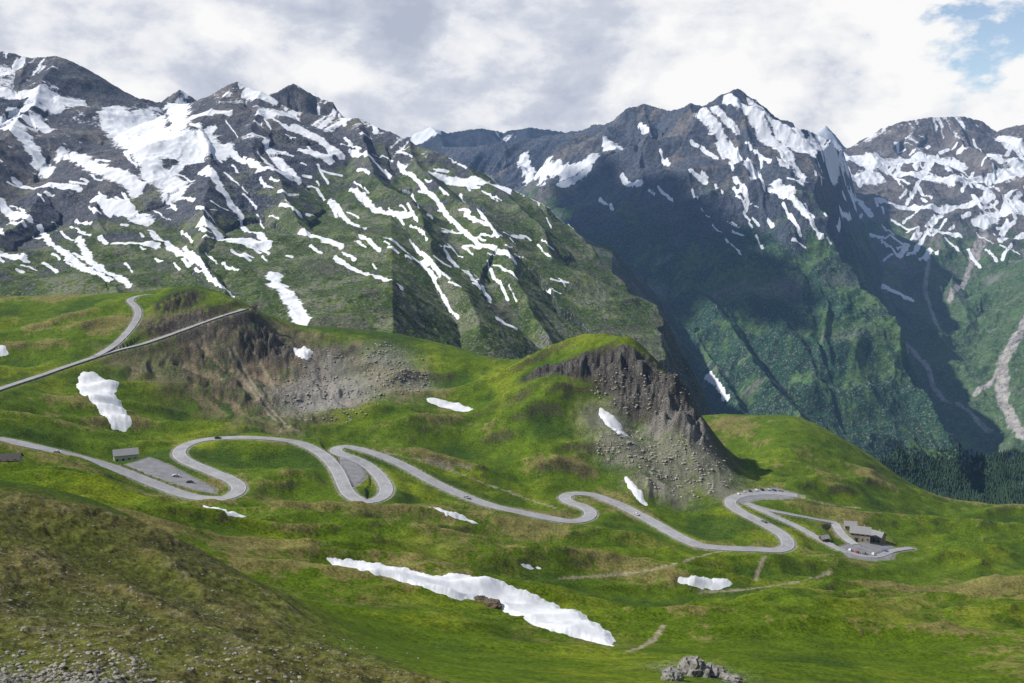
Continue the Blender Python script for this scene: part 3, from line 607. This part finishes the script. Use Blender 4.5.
def house(name,label,cat,px,py,rot,w,d,h,rh,wm,rm,nwin,floors=1,chim=True,group=None):
    x,y,z=G.hit(px,py); t=bpy.data.objects.new(name,None); col.objects.link(t); t.location=(x,y,G.zat(x,y)); t.rotation_euler=(0,0,math.radians(rot))
    t['label']=label; t['category']=cat
    if group: t['group']=group
    bm=bmesh.new(); a,b=w/2,d/2
    pts=[(-a,-b),(a,-b),(a,b),(-a,b)]
    lo=[bm.verts.new((p[0],p[1],-3)) for p in pts]; hi=[bm.verts.new((p[0],p[1],h)) for p in pts]; r0=bm.verts.new((-a,0,h+rh-.15)); r1=bm.verts.new((a,0,h+rh-.15))
    for i in range(4):
        j=(i+1)%4; bm.faces.new((lo[i],lo[j],hi[j],hi[i]))
    bm.faces.new((hi[1],hi[2],r1)); bm.faces.new((hi[3],hi[0],r0)); bm.faces.new(lo)
    bmobj('wall',bm,wm,t)
    bm=bmesh.new(); e=.6; k=rh/b
    for s in (-1,1):
        P_=[(-a-e,s*(b+e),h-k*e),(a+e,s*(b+e),h-k*e),(a+e,0,h+rh),(-a-e,0,h+rh)]
        v1=[bm.verts.new(p) for p in P_]; v2=[bm.verts.new((p[0],p[1],p[2]+.25)) for p in P_]
        bm.faces.new(v1); bm.faces.new(v2)
        for i in range(4): bm.faces.new((v1[i],v1[(i+1)%4],v2[(i+1)%4],v2[i]))
    rf=bmobj('roof',bm,rm,t)
    if chim:
        bm=bmesh.new(); box(bm,a*.3,a*.3+.9,.6,1.4,h,h+rh+1.0); bmobj('chimney',bm,stonew,rf)
    for fl in range(floors):
        for i in range(nwin):
            wx=-a+w*(i+.5)/nwin
            if fl==0 and i==nwin//2:
                bm=bmesh.new(); box(bm,wx-.6,wx+.6,-b-.06,-b+.1,0,2.1); bmobj('door',bm,wood,t); continue
            bm=bmesh.new(); box(bm,wx-.65,wx+.65,-b-.05,-b+.1,.9+fl*2.7,2.1+fl*2.7); f=bmobj('window',bm,glass,t)
            bm=bmesh.new(); box(bm,wx-.75,wx+.75,-b-.18,-b-.052,.78+fl*2.7,.9+fl*2.7); bmobj('sill',bm,white,f)
    for i in range(2):
        bm=bmesh.new(); wy=-b*.4+b*.8*i; box(bm,a-.1,a+.05,wy-.6,wy+.6,1,2.2); bmobj('window',bm,glass,t)
    return t
house('roadside_house','small white walled house with grey gable roof beside the left parking area','house',126,460,24,14,9,4.4,2.8,white,roofm,4,1)
house('roadside_barn','low dark roofed building cut by the left edge of the view','house',6,462,14,13,8,1.6,2.4,stonew,darkroof,4,1,False)
house('pass_inn','largest stone inn with grey gable roof on the pass','house',860,539,-20,13,9,5.6,3.4,stonew,roofm,4,2)
house('pass_annex','stone annex adjoining the right end of the pass inn','house',876,541,-44,10,8,4.4,3.0,stonew,roofm,3,1)
house('pass_shed','small stone shed behind the left end of the pass inn','house',850,529,-12,8,6,3.4,2.2,stonew,roofm,3,1,False)
house('pass_kiosk','tiny timber kiosk left of the inn near the car park','house',824,541,20,5,4,2.5,1.4,wood,roofm,2,1,False)
x,y,z=G.hit(255,312); t=bpy.data.objects.new('lookout_tower',None); col.objects.link(t); t.location=(x,y,G.zat(x,y)); t['label']='tiny dark stone lookout tower at the top of the upper road'; t['category']='tower'
bm=bmesh.new(); box(bm,-2,2,-2,2,-2,5.5); bmobj('wall',bm,stonew,t)
bm=bmesh.new(); bmesh.ops.create_cone(bm,cap_ends=True,segments=4,radius1=3.6,radius2=.1,depth=2.4); bmesh.ops.rotate(bm,verts=bm.verts,matrix=Matrix.Rotation(math.pi/4,3,'Z')); bmesh.ops.translate(bm,verts=bm.verts,vec=(0,0,6.72)); bmobj('roof',bm,darkroof,t)
bm=bmesh.new(); box(bm,-.5,.5,-2.06,-1.9,2.6,4); bmobj('window',bm,glass,t)
def rwall(Wl,w,side,label,top=.9,bot=-3.5,i0=0,i1=None):
    Wl=Wl[i0:i1]; d=np.gradient(Wl[:,:2],axis=0); d/=np.linalg.norm(d,axis=1)[:,None]; nx=np.stack([-d[:,1],d[:,0]],1)
    V=[]
    for i in range(len(Wl)):
        for o,h in ((w/2+.05,bot),(w/2+.05,top),(w/2+.65,top),(w/2+2.6,bot)):
            V.append((Wl[i,0]+side*nx[i,0]*o,Wl[i,1]+side*nx[i,1]*o,Wl[i,2]+h))
    Fq=[(i*4+j,i*4+(j+1)%4,(i+1)*4+(j+1)%4,(i+1)*4+j) for i in range(len(Wl)-1) for j in range(4)]
    o=bpy.data.objects.new('retaining_wall',mesh_from('retaining_wall',V,Fq,palewall,False)); col.objects.link(o); o['label']=label; o['category']='wall'
Wl,w=RL['upper_road']; rwall(Wl,w,-1,'long grey stone retaining wall on the downhill side of the upper left road',.8,-4)
# ================================================================= CARS
tyre=simple('tyre_rubber',(.02,.02,.02),3,.2,.9)
CARC={'white':(.62,.62,.62),'silver':(.38,.39,.41),'red':(.30,.03,.02),'blue':(.03,.08,.25),'black':(.02,.02,.022),'grey':(.14,.15,.16)}
cm={k:simple(k+'_car_paint',v,1,.05,.3,spec=.5) for k,v in CARC.items()}
def make_car():
    t=bpy.data.objects.new('parked_car',None); col.objects.link(t)
    def prof(pts,hwid):
        bm=bmesh.new(); L=[bm.verts.new((p[0],-hwid+(p[2] if len(p)>2 else 0),p[1])) for p in pts]; R_=[bm.verts.new((p[0],hwid-(p[2] if len(p)>2 else 0),p[1])) for p in pts]
        bm.faces.new(L); bm.faces.new(R_[::-1]); m=len(pts)
        for i in range(m): bm.faces.new((L[i],R_[i],R_[(i+1)%m],L[(i+1)%m]))
        return bm
    bmobj('body',prof([(-2.15,.35),(2.15,.35),(2.2,.6),(2.1,.78),(1.1,.95),(.45,1.38,.18),(-1.2,1.42,.18),(-1.9,.98),(-2.2,.9),(-2.22,.55)],.88),cm['white'],t)
    bmobj('windscreen',prof([(1.06,1.0),(.5,1.36,.15),(.54,1.38,.15),(1.12,1.0)],.74),glass,t)
    bmobj('side_window',prof([(.85,1.0,.0),(.4,1.33,.14),(-1.15,1.35,.14),(-1.6,1.0,.0)],.905),glass,t)
    for sx in (-1.35,1.35):
        for sy in (-.8,.8):
            bm=bmesh.new(); bmesh.ops.create_cone(bm,cap_ends=True,segments=14,radius1=.33,radius2=.33,depth=.24)
            bmesh.ops.rotate(bm,verts=bm.verts,matrix=Matrix.Rotation(math.pi/2,3,'X')); bmesh.ops.translate(bm,verts=bm.verts,vec=(sx,sy,.33)); bmobj('wheel',bm,tyre,t)
    return t
car0=make_car(); first=[True]
bodies={}
def place_car(px,py,rot,colr,label,road=None,group='cars parked on the pass road'):
    x,y,z=G.hit(px,py)
    if road:
        Wl=RL[road][0]; i=int(np.argmin(np.hypot(Wl[:,0]-x,Wl[:,1]-y))); d=Wl[min(i+1,len(Wl)-1)]-Wl[max(i-1,0)]; rot=math.degrees(math.atan2(d[1],d[0]))
        off=1.9; nn=np.array([-d[1],d[0]])/np.hypot(d[0],d[1]); x,y=Wl[i,0]-nn[0]*off,Wl[i,1]-nn[1]*off; z=Wl[i,2]+.12
    else: z=G.zat(x,y)+.3
    if first[0]: t=car0; first[0]=False; ch=list(t.children)
    else:
        t=car0.copy(); col.objects.link(t); ch=[]
        for q in car0.children:
            k=q.copy(); col.objects.link(k); k.parent=t; ch.append(k)
    for k in ch:
        if k.name.startswith('body'):
            if colr not in bodies:
                bodies[colr]=k.data.copy(); bodies[colr].materials[0]=cm[colr]
            k.data=bodies[colr]
    t.location=(x,y,z); t.rotation_euler=(0,0,math.radians(rot)); t['label']=label; t['category']='car'; t['group']=group
    t.name='driving_car' if road else 'parked_car'
vc=[(738,495,'white'),(744,493,'silver'),(750,492,'black'),(756,491,'white'),(762,490.5,'black'),(768,490.5,'silver'),(774,491,'blue'),(781,492,'grey')]
ordn=['first','second','third','fourth','fifth','sixth','seventh','eighth']
for i,(a,b,k) in enumerate(vc): place_car(a,b,80+i*4,k,f'{k} car, {ordn[i]} from the left in the row at the viewpoint lot')
for a,b,r,k,l in ((850,551,60,'white','white car at the left end of the inn car park'),(857,553,60,'red','red car in the inn car park between white and grey ones'),(864,554,60,'grey','grey car in the middle of the inn car park'),(873,555,65,'white','white car at the right of the inn car park'),(886,552,70,'blue','blue car at the far right of the inn car park'),
    (176,477,20,'white','white car in the parking area by the left hairpin'),(190,483,20,'grey','grey car near the tip of the left hairpin parking area')):
    place_car(a,b,r,k,l,None,'cars parked in the car parks')
for a,b,k,l in ((640,514,'white','white car driving below the rocky knob'),(470,497,'silver','silver car on the middle stretch of road'),(220,438,'black','black car on the upper bend of the left hairpin'),(760,524,'grey','grey car on the wide curve near the pass'),(60,452,'white','white car on the road at far left')):
    place_car(a,b,0,k,l,'main_road','cars driving on the main road')
# ================================================================= LIGHT, SKY, CAMERA
S=Vector((-.74,-.02,.74)).normalized()
el=math.asin(S.z); az=math.atan2(S.x,S.y)
def cloud(name,label,tx,ty,tz,h,rx,ry,rz_,seed,mat):
    k=(h-tz)/S.z; cx,cy=tx+S.x*k,ty+S.y*k
    bm=bmesh.new(); bmesh.ops.create_icosphere(bm,subdivisions=6,radius=1)
    V=np.array([v.co[:] for v in bm.verts],dtype=np.float32)
    r=1+.5*fbm(V[:,0]*2+V[:,2],V[:,1]*2+seed,1.0,6,seed,.66)
    for v,q in zip(bm.verts,r):
        p=v.co*float(q); v.co=Vector((p.x*rx,p.y*ry,max(p.z,-.35)*rz_))
    me=bpy.data.meshes.new(name); bm.to_mesh(me); bm.free(); me.materials.append(mat)
    for p in me.polygons: p.use_smooth=True
    o=bpy.data.objects.new(name,me); col.objects.link(o); o.location=(cx,cy,h); o['label']=label; o['category']='cloud'
cloudm=simple('cloud_white',(.85,.86,.88),.002,.05,1)
# opaque cumulus added out of view so their shadows darken the valley face
cloud('cloud','larger flat based cumulus added for shade high above the valley, outside the top of the view',760,4150,-350,3000,400,460,180,3,cloudm)
cloud('cloud','smaller flat based cumulus added for shade high above the valley, outside the top of the view',330,4700,50,3000,240,280,120,9,cloudm)
su=bpy.data.lights.new('Sun','SUN'); su.energy=5.0; su.angle=math.radians(1.1); su.color=(1,.96,.89)
so=bpy.data.objects.new('Sun',su); col.objects.link(so); so.rotation_euler=S.to_track_quat('Z','Y').to_euler()
w=bpy.data.worlds.new('World'); bpy.context.scene.world=w; w.use_nodes=True; nt=w.node_tree; nt.nodes.clear()
out=nd(nt,'ShaderNodeOutputWorld'); sky=nd(nt,'ShaderNodeTexSky'); sky.sky_type='NISHITA'; sky.sun_disc=False; sky.sun_elevation=el; sky.sun_rotation=az; sky.altitude=2000
b1=nd(nt,'ShaderNodeBackground'); b1.inputs[1].default_value=.13; nt.links.new(sky.outputs[0],b1.inputs[0])
tc=nd(nt,'ShaderNodeTexCoord'); mp=nd(nt,'ShaderNodeMapping'); mp.inputs['Scale'].default_value=(1,1,1.6); nt.links.new(tc.outputs['Generated'],mp.inputs[0])
v=mp.outputs[0]
na=noise(nt,v,8,8,.58,.1); nb=noise(nt,v,3.2,2,.5,.2)
shade=mth(nt,'ADD',mth(nt,'MULTIPLY',na,.75),mth(nt,'MULTIPLY',nb,.25))
u,t=ray(900,90); dr=Vector((u,1,t)).normalized()
v2=nd(nt,'ShaderNodeVectorMath'); v2.operation='DISTANCE'; nt.links.new(v,v2.inputs[0]); v2.inputs[1].default_value=(dr.x,dr.y,dr.z*1.6)
shade=mth(nt,'ADD',shade,maprange(nt,v2.outputs['Value'],.0,.55,.06,-.01))
# a brighter bank of cloud low above the shoulder left of the central summit
u,t=ray(655,92); dq=Vector((u,1,t)).normalized()
v3=nd(nt,'ShaderNodeVectorMath'); v3.operation='DISTANCE'; nt.links.new(v,v3.inputs[0]); v3.inputs[1].default_value=(dq.x,dq.y,dq.z*1.6)
shade=mth(nt,'ADD',shade,maprange(nt,v3.outputs['Value'],.0,.09,.05,0))
cr=nd(nt,'ShaderNodeValToRGB'); nt.links.new(shade,cr.inputs[0])
cr.color_ramp.elements[0].position=.38; cr.color_ramp.elements[0].color=(.47,.52,.64,1)
cr.color_ramp.elements[1].position=.59; cr.color_ramp.elements[1].color=(1.0,1.0,1.0,1)
e=cr.color_ramp.elements.new(.47); e.color=(.64,.68,.78,1)
e=cr.color_ramp.elements.new(.52); e.color=(.84,.86,.91,1)
u,t=ray(985,24); dv=Vector((u,1,t)).normalized()
vd=nd(nt,'ShaderNodeVectorMath'); vd.operation='DISTANCE'; nt.links.new(mp.outputs[0],vd.inputs[0]); vd.inputs[1].default_value=(dv.x,dv.y,dv.z*1.6)
hole=maprange(nt,mth(nt,'ADD',vd.outputs['Value'],mth(nt,'MULTIPLY',mth(nt,'SUBTRACT',na,.5),.6)),.02,.075)
sepx=nd(nt,'ShaderNodeSeparateXYZ'); nt.links.new(tc.outputs['Generated'],sepx.inputs[0])
high=maprange(nt,sepx.outputs[2],.22,.42)
brk=maprange(nt,nb,.38,.50)
cov=mth(nt,'MULTIPLY',mth(nt,'MAXIMUM',hole,.10),mth(nt,'SUBTRACT',1.0,mth(nt,'MULTIPLY',high,brk)))
b2=nd(nt,'ShaderNodeBackground'); nt.links.new(maprange(nt,sepx.outputs[1],-.3,.6,.34,.96),b2.inputs[1]); nt.links.new(cr.outputs[0],b2.inputs[0])
ms=nd(nt,'ShaderNodeMixShader'); nt.links.new(cov,ms.inputs[0]); nt.links.new(b1.outputs[0],ms.inputs[1]); nt.links.new(b2.outputs[0],ms.inputs[2]); nt.links.new(ms.outputs[0],out.inputs[0])
cam=bpy.data.cameras.new('Camera'); co=bpy.data.objects.new('Camera',cam); col.objects.link(co); co.rotation_euler=(math.pi/2-P,0,0)
cam.sensor_width=36; cam.lens=F/1024*36; cam.clip_start=1; cam.clip_end=40000
bpy.context.scene.camera=co
sc=bpy.context.scene; sc.view_settings.view_transform='Standard'; sc.view_settings.look='None'; sc.view_settings.exposure=0
